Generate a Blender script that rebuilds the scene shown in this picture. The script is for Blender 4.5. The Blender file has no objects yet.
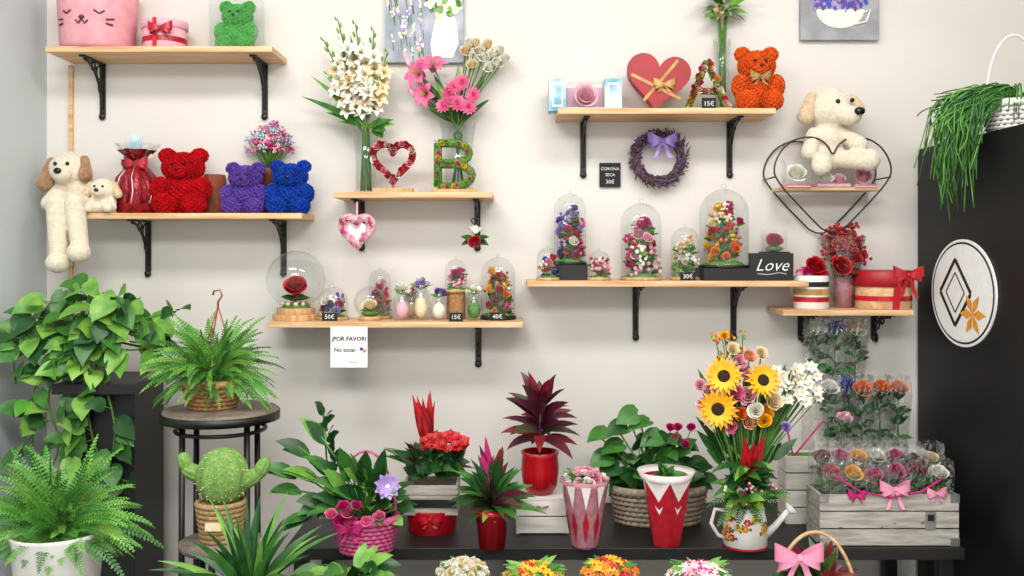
import bpy, math, random
from math import sin, cos, pi
from mathutils import Vector, Matrix
random.seed(7)
R=random.random
def U(a,b): return a+(b-a)*random.random()
sc=bpy.context.scene
DC=3.2; F=960.0; HZ=250.0; CZ=1.4
def s_at(d): return F/(DC-d)
def X(px,d): return (px-512)/s_at(d)
def Z(py,d): return CZ+(HZ-py)/s_at(d)

# ---------------------------------------------------------------- materials
def lin(h):
    h=h.lstrip('#'); o=[]
    for i in (0,2,4):
        v=int(h[i:i+2],16)/255; o.append(v/12.92 if v<=.04045 else ((v+.055)/1.055)**2.4)
    return (*o,1)
def K(name,c1,c2=None,rough=.55,scale=40,bump=0,metal=0,stretch=None,spec=.5,bscale=None,sheen=0,emit=0):
    m=bpy.data.materials.new(name); m.use_nodes=True; nt=m.node_tree; N=nt.nodes; L=nt.links
    b=N['Principled BSDF']
    a=lin(c1); c=lin(c2) if c2 else tuple([v*.8 for v in a[:3]]+[1])
    tc=N.new('ShaderNodeTexCoord'); mp=N.new('ShaderNodeMapping'); L.new(tc.outputs['Object'],mp.inputs[0])
    if stretch: mp.inputs['Scale'].default_value=stretch
    nz=N.new('ShaderNodeTexNoise'); nz.inputs['Scale'].default_value=scale; nz.inputs['Detail'].default_value=3
    L.new(mp.outputs[0],nz.inputs['Vector'])
    mr=N.new('ShaderNodeMapRange'); mr.inputs[1].default_value=.35; mr.inputs[2].default_value=.65
    L.new(nz.outputs[0],mr.inputs[0])
    mx=N.new('ShaderNodeMix'); mx.data_type='RGBA'
    L.new(mr.outputs[0],mx.inputs[0]); mx.inputs[6].default_value=a; mx.inputs[7].default_value=c
    L.new(mx.outputs[2],b.inputs['Base Color'])
    b.inputs['Roughness'].default_value=rough; b.inputs['Metallic'].default_value=metal
    b.inputs['Specular IOR Level'].default_value=spec
    if sheen: b.inputs['Sheen Weight'].default_value=sheen
    if bump:
        n2=N.new('ShaderNodeTexNoise'); n2.inputs['Scale'].default_value=bscale or scale*3
        L.new(mp.outputs[0],n2.inputs['Vector'])
        bp=N.new('ShaderNodeBump'); bp.inputs['Strength'].default_value=bump; bp.inputs['Distance'].default_value=.004
        L.new(n2.outputs[0],bp.inputs['Height']); L.new(bp.outputs[0],b.inputs['Normal'])
    return m
def Glass(name,power=3.0,mx_=.5,wr=0,base=.03,rough=.06,tint='#fbfdfd'):
    m=bpy.data.materials.new(name); m.use_nodes=True; nt=m.node_tree; N=nt.nodes; L=nt.links
    N.remove(N['Principled BSDF']); out=N['Material Output']
    t=N.new('ShaderNodeBsdfTransparent'); t.inputs[0].default_value=lin(tint)
    g=N.new('ShaderNodeBsdfGlossy'); g.inputs['Roughness'].default_value=rough
    lw=N.new('ShaderNodeLayerWeight'); lw.inputs[0].default_value=.5
    pw=N.new('ShaderNodeMath'); pw.operation='POWER'; pw.inputs[1].default_value=power
    L.new(lw.outputs['Facing'],pw.inputs[0])
    ad=N.new('ShaderNodeMath'); ad.operation='MULTIPLY_ADD'; ad.inputs[1].default_value=mx_; ad.inputs[2].default_value=base; ad.use_clamp=True
    L.new(pw.outputs[0],ad.inputs[0])
    mx=N.new('ShaderNodeMixShader'); L.new(ad.outputs[0],mx.inputs[0]); L.new(t.outputs[0],mx.inputs[1]); L.new(g.outputs[0],mx.inputs[2])
    if wr:
        tc=N.new('ShaderNodeTexCoord'); nz=N.new('ShaderNodeTexNoise'); nz.inputs['Scale'].default_value=45
        L.new(tc.outputs['Object'],nz.inputs['Vector'])
        bp=N.new('ShaderNodeBump'); bp.inputs['Strength'].default_value=wr; bp.inputs['Distance'].default_value=.01
        L.new(nz.outputs[0],bp.inputs['Height']); L.new(bp.outputs[0],g.inputs['Normal'])
    L.new(mx.outputs[0],out.inputs[0]); return m

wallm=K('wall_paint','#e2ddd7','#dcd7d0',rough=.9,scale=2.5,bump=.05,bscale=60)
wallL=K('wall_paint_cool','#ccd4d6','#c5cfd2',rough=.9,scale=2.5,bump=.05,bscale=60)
ceilm=K('ceiling_paint','#eeeeec','#e8e8e6',rough=.9,scale=3)
floorm=K('floor_tile','#b5aea5','#a49e96',rough=.4,scale=3)
pine=K('pine_wood','#e6c498','#cc9c6b',rough=.5,scale=9,stretch=(.6,9,9),bump=.05)
pinez=K('pine_wood_light','#d9b07e','#b98a55',rough=.5,scale=12,stretch=(6,6,.5))
blackm=K('black_metal','#161616','#0e0e0e',rough=.4,scale=20)
blackw=K('black_wood','#1b1a1a','#121212',rough=.5,scale=6,stretch=(1,8,8),bump=.05)
cabm=K('black_cabinet','#111115','#0c0c0f',rough=.5,scale=5,spec=.3)
white=K('white_paint','#f1efea','#e6e3dd',rough=.5,scale=8)
paper=K('white_paper','#f7f7f5','#f0f0ee',rough=.8)
ink=K('black_ink','#1a1a1a','#1a1a1a',rough=.8)
chalkb=K('chalkboard','#17181a','#1f2022',rough=.8)
chalk=K('chalk_white','#f2f2ee','#e0e0dc',rough=.9)
red=K('petal_red','#c9131f','#a00b17'); dred=K('petal_dark_red','#8e1020','#620a13')
redfoam=K('foam_red','#d8121e','#ba0c18',rough=.8,spec=.2); purfoam=K('foam_purple','#7c5abc','#6546a6',rough=.8,spec=.2)
blufoam=K('foam_blue','#1f55c4','#1642a4',rough=.8,spec=.2); orfoam=K('foam_orange','#f0702a','#e05e1e',rough=.8,spec=.2); grnfoam=K('foam_green','#6ad05a','#4cc044',rough=.8,spec=.2)
pink=K('petal_pink','#ec7aa2','#dd5c8c'); lpink=K('petal_light_pink','#f4bccb','#eda2b7'); hot=K('petal_magenta','#cf2078','#ab1462')
purple=K('petal_purple','#774eac','#5c3694'); lilac=K('petal_lilac','#bba2da','#a384c8'); blue=K('petal_blue','#3b56b8','#27409a')
wht=K('petal_white','#f7f4ea','#e9e4d2'); cream=K('petal_cream','#f1e2bd','#e8cf9c'); yel=K('petal_yellow','#f8c414','#f0a608'); orange=K('petal_orange','#f08424','#e2651a'); peach=K('petal_peach','#f4ba9a','#ee9f7e')
brown=K('seed_brown','#3a2212','#1f1008',rough=.9,scale=200,bump=.6)
green=K('leaf_green','#447f30','#2e6423',rough=.45,scale=30); dgreen=K('leaf_dark_green','#295c26','#1b431b',rough=.4,scale=30)
lgreen=K('leaf_light_green','#7fb048','#5a9438',rough=.45,scale=30); yg=K('leaf_pothos','#4f9630','#8cb94e',rough=.4,scale=22)
ferng=K('leaf_fern','#4f9232','#6fac48',rough=.5,scale=20); moss=K('moss','#66963a','#44762a',rough=.95,scale=90,bump=.8)
bur=K('leaf_burgundy','#5c1730','#371c22',rough=.4,scale=25); burg2=K('leaf_olive','#46542f','#54242f',rough=.4,scale=20)
stemg=K('stem_green','#5d8a3a','#47702c'); twig=K('twig_brown','#5b4334','#3f2c22',rough=.9,scale=80,bump=.4)
lavt=K('twig_mauve','#6d5562','#4a3a40',rough=.9,scale=90,bump=.5)
wick=K('wicker','#b98d5a','#8e6438',rough=.7,scale=80,bump=.4); wickp=K('wicker_pink','#dc6496','#c04880',rough=.7,scale=80,bump=.4); wickg=K('wicker_grey','#b3a28c','#8c7d6c',rough=.8,scale=80,bump=.4)
redpot=K('red_ceramic','#c01420','#a00f1a',rough=.2,scale=6); tealm=K('teal_bucket','#2f8f8f','#247878',rough=.4)
plushm=K('plush_cream','#efe4cf','#dfd2b8',rough=.95,scale=90,bump=1,bscale=260,sheen=.5); plushb=K('plush_tan','#b08860','#946c48',rough=.95,scale=90,bump=1,bscale=260,sheen=.4)
plushe=K('plush_beige','#e0cba8','#ccb28a',rough=.95,scale=90,bump=1,bscale=260,sheen=.4)
eye=K('black_bead','#0a0a0a','#050505',rough=.1)
pinkf=K('pink_felt','#edabb2','#e59ba6',rough=.85,scale=30,bump=.2); pinkbox=K('pink_card','#f1bac8','#e9adbd',rough=.6)
redrib=K('red_ribbon','#c9142a','#a80e20',rough=.35,scale=12); pinkrib=K('pink_ribbon','#f4a4c0','#e78cae',rough=.35,scale=12); purrib=K('purple_ribbon','#9a7cc8','#8463b8',rough=.35)
gold=K('gold_ribbon','#c9a25a','#a8813c',rough=.4,scale=30); redbox=K('red_card','#aa1220','#92101a',rough=.45,scale=8)
foil=K('red_foil','#b01426','#6c0c18',rough=.25,scale=60,bump=1,bscale=70,metal=.3)
knit=K('knit_green','#8cb35e','#6a9448',rough=.95,scale=120,bump=.9,bscale=300); rope=K('jute','#c09e72','#9c7c50',rough=.95,scale=120,bump=.8)
greyw=K('grey_wood','#c2bdb3','#9c968b',rough=.8,scale=10,stretch=(1,8,8),bump=.3); whitew=K('white_wood','#ece7df','#d6d0c5',rough=.8,scale=10,stretch=(1,8,8),bump=.2); steel=K('steel','#b8b8b8','#9a9a9a',rough=.35,metal=.8)
marb=K('marbled_card','#5aa2bc','#d8e6ea',rough=.5,scale=14); terra=K('terracotta','#96503a','#7c402c',rough=.8); soil=K('soil','#2e2018','#1c130e',rough=1,scale=90,bump=.8)
copper=K('copper_wire','#b06a50','#98563e',rough=.3,metal=.6); wrapw=K('wrap_white','#efe9e6','#e5d9d6',rough=.5); wrapr=K('wrap_red','#b81a2a','#a01222',rough=.45); wrapp=K('wrap_dusty_pink','#c08490','#a66a76',rough=.5)
cork=K('cork','#b98a5c','#94683e',rough=.9,scale=120,bump=.4); skyc=K('canvas_pale','#8e97a6','#b9bdc6',rough=.8,scale=14); gryc=K('canvas_grey','#929298','#adacb0',rough=.8,scale=14)
stonetop=K('stool_top','#8e8073','#6a5f56',rough=.5,scale=25); stand_y=K('lily_yellow','#f0a830','#e08a1c')
glass=Glass('clear_glass',3.2,.6,base=.05); cello=Glass('cellophane',1.6,.35,wr=1,base=.14,rough=.12); acry=Glass('acrylic',3,.4,base=.08)

# ---------------------------------------------------------------- builder
HW=[.3,.86,1,.97,.87,.7,.48,.24,.02]
def rotto(d):
    return Vector(d).normalized().to_track_quat('Z','Y').to_matrix()
class B:
    def __init__(s,name,x,y,z,u=1.0,px=0,py=0):
        s.name=name; s.o=(x,y,z); s.u=u; s.px=px; s.py=py; s.v=[]; s.f=[]; s.mi=[]; s.sm=[]; s.mats=[]
    def p(s,px,py,y=0): return Vector((px-s.px,y,s.py-py))
    def add(s,vs,fs,mat,smooth=True):
        if mat not in s.mats: s.mats.append(mat)
        k=s.mats.index(mat); n=len(s.v)
        s.v.extend([tuple(v) for v in vs])
        for f in fs: s.f.append([i+n for i in f]); s.mi.append(k); s.sm.append(smooth)
    def box(s,c,sz,mat,rot=None,taper=1):
        vs=[]
        for k in (-1,1):
            t=taper if k>0 else 1
            for i,j in ((-1,-1),(1,-1),(1,1),(-1,1)):
                v=Vector((i*sz[0]/2*t,j*sz[1]/2*t,k*sz[2]/2))
                if rot is not None: v=rot@v
                vs.append(v+Vector(c))
        s.add(vs,[(3,2,1,0),(4,5,6,7),(0,1,5,4),(1,2,6,5),(2,3,7,6),(3,0,4,7)],mat,False)
    def lathe(s,prof,c,mat,seg=28,rot=None,smooth=True,sx=1,sy=1,wob=0,wn=8,cap=False):
        c=Vector(c); vs=[]; fs=[]
        for (r,z) in prof:
            for i in range(seg):
                a=2*pi*i/seg; rr=r*(1+wob*sin(a*wn))
                v=Vector((rr*cos(a)*sx,rr*sin(a)*sy,z))
                if rot is not None: v=rot@v
                vs.append(v+c)
        for k in range(len(prof)-1):
            for i in range(seg):
                j=(i+1)%seg; fs.append((k*seg+i,k*seg+j,(k+1)*seg+j,(k+1)*seg+i))
        if cap:
            fs.append(tuple(range(seg-1,-1,-1))); fs.append(tuple((len(prof)-1)*seg+i for i in range(seg)))
        s.add(vs,fs,mat,smooth)
    def cyl(s,c,r,h,mat,r2=None,seg=28,rot=None):
        r2=r if r2 is None else r2
        s.lathe([(0.001,0),(r*.97,0),(r,h*.03),(r2,h*.97),(r2*.97,h),(0.001,h)],c,mat,seg,rot)
    def ell(s,c,r,mat,seg=14,rings=9,rot=None):
        if not hasattr(r,'__len__'): r=(r,r,r)
        vs=[];fs=[];c=Vector(c)
        for k in range(rings+1):
            ph=pi*k/rings
            for i in range(seg):
                a=2*pi*i/seg; v=Vector((r[0]*sin(ph)*cos(a),r[1]*sin(ph)*sin(a),-r[2]*cos(ph)))
                if rot is not None: v=rot@v
                vs.append(v+c)
        for k in range(rings):
            for i in range(seg):
                j=(i+1)%seg; fs.append((k*seg+i,k*seg+j,(k+1)*seg+j,(k+1)*seg+i))
        s.add(vs,fs,mat)
    def ball(s,c,r,mat): s.ell(c,r,mat,7,4)
    def tube(s,pts,r,mat,seg=6,closed=False):
        pts=[Vector(p) for p in pts]; n=len(pts); vs=[]; fs=[]
        prev=None
        for i,p in enumerate(pts):
            a=pts[i-1] if (i>0 or closed) else p; b=pts[(i+1)%n] if (i<n-1 or closed) else p
            t=(b-a); t=t.normalized() if t.length>1e-9 else Vector((0,0,1))
            if prev is None:
                q=Vector((0,1,0)) if abs(t.y)<.9 else Vector((1,0,0))
            else: q=prev
            e=(q-t*q.dot(t)); e=e.normalized() if e.length>1e-6 else t.orthogonal().normalized()
            prev=e; w=t.cross(e); rr=r[i] if hasattr(r,'__len__') else r
            for k in range(seg):
                an=2*pi*k/seg; vs.append(p+e*rr*cos(an)+w*rr*sin(an))
        m=n if closed else n-1
        for i in range(m):
            for k in range(seg):
                l=(k+1)%seg; i2=(i+1)%n
                fs.append((i*seg+k,i*seg+l,i2*seg+l,i2*seg+k))
        if not closed:
            fs.append(tuple(range(seg-1,-1,-1))); fs.append(tuple((n-1)*seg+k for k in range(seg)))
        s.add(vs,fs,mat)
    def leaf(s,p,d,L,W,mat,droop=.5,shape='lance',n=6,fold=.2,roll=0,up=None):
        p=Vector(p); d=Vector(d).normalized()
        if shape=='heart': n=8
        if up is None: up=(U(-.6,.6),-1,U(.1,1.1)) if shape in('heart','round') else (U(-.4,.4),-U(.3,1.2),1)
        up=Vector(up)
        side=d.cross(up)
        side=side.normalized() if side.length>.05 else Vector((1,0,0))
        if roll: side=Matrix.Rotation(roll,3,d)@side
        vs=[]; fs=[]
        for i in range(n+1):
            t=i/n
            if shape=='lance': w=sin(pi*min(1,t*.97+.03)**.85)
            elif shape=='heart': w=HW[i]
            elif shape=='strap': w=(1-t**3)*min(1,.5+t)
            elif shape=='round': w=math.sqrt(max(0,1-(2*t-1)**2))
            else: w=min(1,t*1.6)**.8*(1-max(0,t-.75)**2*10)
            w=max(w,.03)*W/2
            nrm=side.cross(d).normalized(); bk=d*(-L*.09 if (shape=='heart' and i<2) else 0)
            vs+= [p-side*w+nrm*w*fold+bk, p.copy(), p+side*w+nrm*w*fold+bk]
            if i<n:
                p=p+d*L/n; d=(d+Vector((0,0,-droop/n))).normalized()
                side=(side-d*side.dot(d)).normalized()
                fs+=[(i*3,i*3+1,i*3+4,i*3+3),(i*3+1,i*3+2,i*3+5,i*3+4)]
        s.add(vs,fs,mat)
    def rose(s,c,r,mat,d=(0,-.7,.8),turns=3.2,n=40,freq=1.25,h=1.0):
        M=rotto(d); c=Vector(c); vs=[]; fs=[]; a0=R()*6
        for i in range(n+1):
            t=i/n; th=t*turns*2*pi; rad=r*(.1+.8*t**.85); pet=abs(sin(th*freq+a0))
            zt=r*h*(.8-.75*t**1.7)+.14*r*pet
            for rr,z in ((rad*.35,-r*.6*h),(rad*.9,zt*.45-r*.12),(rad*.98,zt*.85),(rad*(1+.22*t*pet+.04),zt)):
                vs.append(c+M@Vector((rr*cos(th+a0),rr*sin(th+a0),z)))
        for i in range(n):
            for k in range(3): fs.append((i*4+k,i*4+k+1,i*4+k+5,i*4+k+4))
        s.add(vs,fs,mat)
    def rosette(s,c,r,mat,d): s.rose(c,r,mat,d,turns=1.9,n=13,freq=1.0,h=.7)
    def bloom(s,c,r,mat,d=(0,-1,.3),n=6,cup=.3,w=.5,ctr=None,cr=.2,rows=1,shape='lance',droop=.2):
        M=rotto(d); c=Vector(c); a0=R()*6
        for q in range(rows):
            for i in range(n):
                a=a0+2*pi*(i+.5*q)/n+U(-.06,.06); dv=M@Vector((cos(a),sin(a),cup+q*.25)); n_=M@Vector((0,0,1))
                s.leaf(c+dv.normalized()*r*cr*.5,dv,r*(1-.15*q),r*w,mat,droop,shape,4,.15,up=n_)
        if ctr: s.ell(c+(M@Vector((0,0,r*.05))),(r*cr,r*cr,r*cr*.5),ctr,10,6,rot=M)
    def lily(s,c,r,mat,d):
        M=rotto(d); c=Vector(c); a0=R()*6
        for i in range(6):
            a=a0+i*pi/3; ax=M@Vector((0,0,1)); ra=M@Vector((cos(a),sin(a),0)); sd=ax.cross(ra); vs=[];fs=[]
            for k in range(8):
                t=k/7; rad=r*(.08+.2*t+.75*t*t); z=r*(.75*sin(t*pi*.62)); w=r*(.1+.26*sin(pi*t**.8))*(.05 if k==7 else 1)
                q=c+ra*rad+ax*(z-r*.5)
                vs+=[q-sd*w+ax*w*.25,q,q+sd*w+ax*w*.25]
                if k<7: fs+=[(k*3,k*3+1,k*3+4,k*3+3),(k*3+1,k*3+2,k*3+5,k*3+4)]
            s.add(vs,fs,mat)
            e=c+ax*r*.55+ra*r*.22; s.tube([c-ax*r*.3,e],r*.02,lgreen,4); s.ell(e,r*.05,orange,6,4)
    def disc(s,c,rx,rz,mat,seg=20,d=None):
        c=Vector(c); s.add([c+Vector((rx*cos(2*pi*i/seg),0,rz*sin(2*pi*i/seg))) for i in range(seg)],[tuple(range(seg))],mat,False)
    def prism(s,pts,y0,y1,mat):
        n=len(pts); vs=[(x,y0,z) for x,z in pts]+[(x,y1,z) for x,z in pts]
        s.add(vs,[tuple(range(n)),tuple(range(2*n-1,n-1,-1))]+[(i,i+n,(i+1)%n+n,(i+1)%n) for i in range(n)],mat,False)
    def ribbon(s,pts,w,wd,mat):
        vs=[];fs=[];wd=Vector(wd)
        for i,p in enumerate(pts):
            ww=w[i] if hasattr(w,'__len__') else w
            vs+=[Vector(p)-wd*ww/2,Vector(p)+wd*ww/2]
        for i in range(len(pts)-1): fs.append((2*i,2*i+1,2*i+3,2*i+2))
        s.add(vs,fs,mat)
    def bow(s,c,L,mat,tail=1.2):
        c=Vector(c)
        for sg in (-1,1):
            for tilt,k in ((.25,1.0),(-.15,.85)):
                pts=[];w=[]
                for i in range(13):
                    t=i/12; a=pi*2*t
                    x=sg*L*k*(1-cos(a))/2; y=-L*.28*sin(a)-L*.05
                    pts.append(c+Vector((x,y,x*sg*tilt))); w.append(L*(.18+.55*(1-cos(a))/2))
                s.ribbon(pts,w,(0,0,1),mat)
            s.ribbon([c+Vector((sg*L*.1*i*.9+sg*sin(i)*.03*L,-L*.1-sin(i*1.3)*L*.06,-L*tail*i/6)) for i in range(7)],L*.25,(1,0,.2),mat)
        s.ell(c+Vector((0,-L*.1,0)),L*.17,mat,10,6)
    def text(s,t,c,size,mat,y=0,extr=0,bold=0,shear=0):
        cu=bpy.data.curves.new('t','FONT'); cu.body=t; cu.size=size; cu.align_x='CENTER'; cu.align_y='CENTER'; cu.extrude=extr; cu.offset=bold; cu.shear=shear; cu.resolution_u=2
        ob=bpy.data.objects.new('t',cu); sc.collection.objects.link(ob); bpy.context.view_layer.update()
        me=bpy.data.meshes.new_from_object(ob.evaluated_get(bpy.context.evaluated_depsgraph_get()))
        c=Vector(c); s.add([(v.co.x+c.x,c.y-v.co.z,v.co.y+c.z) for v in me.vertices],[tuple(p.vertices) for p in me.polygons],mat,False)
        bpy.data.objects.remove(ob); bpy.data.curves.remove(cu); bpy.data.meshes.remove(me)
    def frond(s,p,d,L,W,mat,droop=1.0,n=14,stem=None):
        p=Vector(p); d=Vector(d).normalized(); side=d.cross(Vector((U(-.3,.3),-.5,1)))
        side=side.normalized() if side.length>.05 else Vector((1,0,0)); vs=[];fs=[]; pts=[]
        for i in range(n+1):
            pts.append(p.copy()); t=i/n
            if i>1:
                l=W*(sin(pi*min(1,(t*.85+.12)))**.7)*.5*U(.8,1.1); nw=L/n*.42
                for sg in (-1,1):
                    dv=(side*sg+d*.35+Vector((0,0,-.15+U(-.15,.15)))).normalized()
                    k=len(vs); vs+=[p,p+dv*l*.45+d*nw,p+dv*l,p+dv*l*.45-d*nw]; fs.append((k,k+1,k+2,k+3))
            p=p+d*L/n; d=(d+Vector((0,0,-droop/n))).normalized(); side=(side-d*side.dot(d)).normalized()
        s.add(vs,fs,mat); s.tube(pts,L*.007,stem or mat,4)
    def basket(s,c,r0,r1,h,mat,rows=9,seg=56,sy=1):
        c=Vector(c); th=h/rows
        for k in range(rows):
            r=r0+(r1-r0)*k/(rows-1)
            s.tube([c+Vector(((r+th*.28*(1 if (i+k)%2 else -1))*cos(2*pi*i/seg),(r+th*.28*(1 if (i+k)%2 else -1))*sin(2*pi*i/seg)*sy,th*(k+.5))) for i in range(seg)],th*.55,mat,5,True)
        s.tube([c+Vector(((r1)*cos(2*pi*i/30),r1*sin(2*pi*i/30)*sy,h)) for i in range(30)],th*.9,mat,6,True)
        s.lathe([(0.01,.5),(r0*.95,.5),(r1*.93,h*.93),(0.01,h*.9)],c,soil,20,sy=sy)
    def done(s,bevel=0,parent=None,rotz=0):
        me=bpy.data.meshes.new(s.name); u=s.u
        me.from_pydata([(a*u,b*u,c*u) for a,b,c in s.v],[],s.f)
        for m in s.mats: me.materials.append(m)
        me.polygons.foreach_set('material_index',s.mi); me.polygons.foreach_set('use_smooth',s.sm); me.update()
        ob=bpy.data.objects.new(s.name,me); sc.collection.objects.link(ob); ob.location=s.o; ob.rotation_euler.z=rotz
        if bevel:
            b=ob.modifiers.new('b','BEVEL'); b.width=bevel; b.segments=2; b.limit_method='ANGLE'
        if parent: ob.parent=parent
        return ob
def on(name,px,z,d):
    s=s_at(d); return B(name,X(px,d),-d,z,1/s,px,HZ+(CZ-z)*s)
def wallat(name,px,py,d=0.0):
    s=s_at(d); return B(name,X(px,d),-d,Z(py,d),1/s,px,py)

# ---------------------------------------------------------------- room
def room(name,c,sz,m):
    b=B(name,*c); b.box((0,0,0),sz,m); b.done()
room('wall_back',(0.35,.05,1.45),(3.9,.1,2.9),wallm)
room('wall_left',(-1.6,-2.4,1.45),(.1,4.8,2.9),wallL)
room('wall_right',(2.35,-2.4,1.45),(.1,4.8,2.9),wallm)
room('floor',(.35,-2.4,-.05),(4.1,5.0,.1),floorm)
room('ceiling',(.35,-2.4,2.95),(4.1,5.0,.1),ceilm)
b=B('trim_1',X(72,0),-.006,(Z(66,0)+Z(285,0))/2); b.box((0,0,0),(.014,.012,Z(66,0)-Z(285,0)),pine); b.done()

# ---------------------------------------------------------------- shelves
def bracket(b,x,z,h=.17,dp=.16):
    b.box((x,-.003,z-h/2),(.02,.006,h),blackm); b.box((x,-dp/2,z-.003),(.02,dp,.006),blackm)
    b.tube([(x,-.012-(dp-.03)*(1-cos(t*pi/2/8)),z-(h-.02)+(h-.03)*sin(t*pi/2/8)) for t in range(9)],.005,blackm,6)
    for cy,cz,r in ((-.03,z-.035,.022),(-.075,z-.022,.014),(-.022,z-.085,.014)):
        b.tube([(x,cy+r*cos(t*pi/7),cz+r*sin(t*pi/7)) for t in range(14)],.0035,blackm,5,True)
    b.ell((x,-.008,z-h-.006),(.012,.008,.012),blackm,8,6)
SH={}
def shelf(k,px0,px1,py,brs,depth=.2,h=.17,d1=None):
    z=Z(py,depth); x0=X(px0,depth); x1=X(px1,depth if d1 is None else d1); SH[k]=z
    b=B('wall_shelf',(x0+x1)/2,0,z)
    b.box((0,-depth/2,-.009),(x1-x0,depth,.018),pine)
    for q in brs: bracket(b,X(q,.04)-(x0+x1)/2,-.018,h)
    b.done(.0015)
shelf(1,45,287,46,(98,262),d1=0); shelf(2,80,315,213,(144,281),d1=0); shelf(3,333,494,192,(360,477),h=.15,d1=0)
shelf(4,267,523,322,(360,478),h=.13); shelf(5,558,776,108,(584,732)); shelf(6,527,809,281,(637,736)); shelf(7,783,914,310,(804,878),h=.08)

# table
TZ=.56; TD=.5
b=B('display_table',0,-TD/2,TZ)
xa,xb=X(284,TD),X(966,TD)
b.box(((xa+xb)/2,0,-.017),(xb-xa,TD-.01,.034),blackw)
for q in (xa+.04,0,xb-.04):
    for y in (-TD/2+.05,TD/2-.05): b.box((q,y,-.297),(.04,.04,.526),blackm)
b.box(((xa+xb)/2,.0,-.42),(xb-xa,.4,.02),blackw)
b.done(.002)
b=B('low_bench',.41,-.8,.33); b.box((0,0,-.015),(1.3,.36,.03),blackw)
for q in (-.6,.6):
    for y in (-.14,.14): b.box((q,y,-.18),(.04,.04,.3),blackm)
b.done(.002)
def tab(name,px,pyb):
    d=DC-F*(CZ-TZ)/(pyb-HZ); return on(name,px,TZ,d)

# cabinet
cx0=X(915,0); ch=1.733
b=B('black_cabinet',cx0+.375,-.42,0)
b.box((0,0,ch/2+.02),(.75,.8,ch-.04),cabm); b.box((0,0,.02),(.7,.75,.04),blackm); b.box((0,-.405,ch/2),(.72,.01,ch-.14),blackw)
b.tube([(-.3,-.43,.8),(-.3,-.43,1.1)],.008,steel)
b.done(.003)
b=B('oval_sign',cx0-.001,-.343,Z(293,.343))
def sidepoly(b,pts,x,mat): b.add([(x,-y,z) for y,z in pts],[tuple(range(len(pts)))],mat,False)
def ov(a,c,n=48,oy=0,oz=0): return [(a*cos(2*pi*i/n)+oy,c*sin(2*pi*i/n)+oz) for i in range(n)]
b.add([(x,-y,z) for x in (0,-.004) for y,z in ov(.205,.16)],[tuple(range(48,96))]+[(i,(i+1)%48,48+(i+1)%48,48+i) for i in range(48)],paper,False)
sidepoly(b,ov(.196,.152),-.0045,ink); sidepoly(b,ov(.188,.146),-.005,paper)
def stroke(a_,c_,w):
    dx=c_[0]-a_[0]; dz=c_[1]-a_[1]; l=math.hypot(dx,dz); nx,nz=-dz/l*w,dx/l*w
    sidepoly(b,[(a_[0]+nx,a_[1]+nz),(c_[0]+nx,c_[1]+nz),(c_[0]-nx,c_[1]-nz),(a_[0]-nx,a_[1]-nz)],-.0056,ink)
for k,w in ((1,.007),(.6,.003)):
    P=[(-.04,.1*k),(.06*k-.04+.04*k,0),(-.04,-.1*k),(-.04-.1*k,0)]
    for i in range(4): stroke(P[i],P[(i+1)%4],w)
for i in range(6):
    a=i*pi/3; sidepoly(b,[(.07,-.06),(.07+.038*cos(a-.4),-.06+.038*sin(a-.4)),(.07+.08*cos(a),-.06+.065*sin(a)),(.07+.038*cos(a+.4),-.06+.038*sin(a+.4))],-.006,stand_y)
b.done()

# ---------------------------------------------------------------- generic makers
def heart(t): return Vector((16*sin(t)**3/17,0,(13*cos(t)-5*cos(2*t)-2*cos(3*t)-cos(4*t)+2.5)/16))
def bear(name,px,z,d,sc_,mat,bowm=None,case=False,wx=1.22):
    b=on(name,px,z,d); k=sc_/54.0
    parts=[((0,0,17),(15.5,14,17)),((0,-2,39),(14,12,12)),((-11,-1,49),(5.5,4.5,5.5)),((11,-1,49),(5.5,4.5,5.5)),((-14,-7,21),(6,7,9)),((14,-7,21),(6,7,9)),((-10,-12,8),(7.5,9,8)),((10,-12,8),(7.5,9,8)),((0,-12,36),(6,5,5))]
    parts=[((c[0]*wx,c[1],c[2]),(r[0]*wx,r[1],r[2])) for c,r in parts]
    for c,r in parts:
        c=Vector(c)*k; r=Vector(r)*k; b.ell(c,r*.97,mat,12,8)
        a=(r.x*r.y*r.z)**(1/3); n=int(4*pi*a*a/12)
        for i in range(n):
            ph=math.acos(1-2*(i+.5)/n); th=i*2.39996
            v=Vector((sin(ph)*cos(th),sin(ph)*sin(th),cos(ph)))
            q=c+Vector((r.x*v.x,r.y*v.y,r.z*v.z))
            if q.z<2 or any(((q.x-Vector(C).x*k)/(Rr[0]*k))**2+((q.y-C[1]*k)/(Rr[1]*k))**2+((q.z-C[2]*k)/(Rr[2]*k))**2<.8 for C,Rr in parts): continue
            b.rosette(q,2.9,mat,v)
    for sx in (-4.5,4.5): b.ell(Vector((sx,-15.6,41.5))*k,1.5,eye,8,6)
    b.ell(Vector((0,-19.4,37))*k,(1.9,1.2,1.4),eye,8,6)
    if bowm: b.bow(Vector((0,-15,28))*k,9*k,bowm,.8)
    if case:
        w=24*k
        b.box((0,-2,30*k),(2*w,2*w-6,60*k),acry)
    return b.done()
def glassdome(b,c,r,h,mat=glass,knob=True):
    pr=[(r,0),(r,h-r)]+[(r*cos(a*pi/16),h-r+r*sin(a*pi/16)) for a in range(1,8)]+[(.01,h)]
    b.lathe(pr,c,mat,28)
    b.lathe([(r*1.03,0),(r*1.03,1),(r*.99,1)],c,mat,28)
    if knob: b.ell(Vector(c)+Vector((0,0,h+r*.1)),r*.13,mat,10,7)
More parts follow.
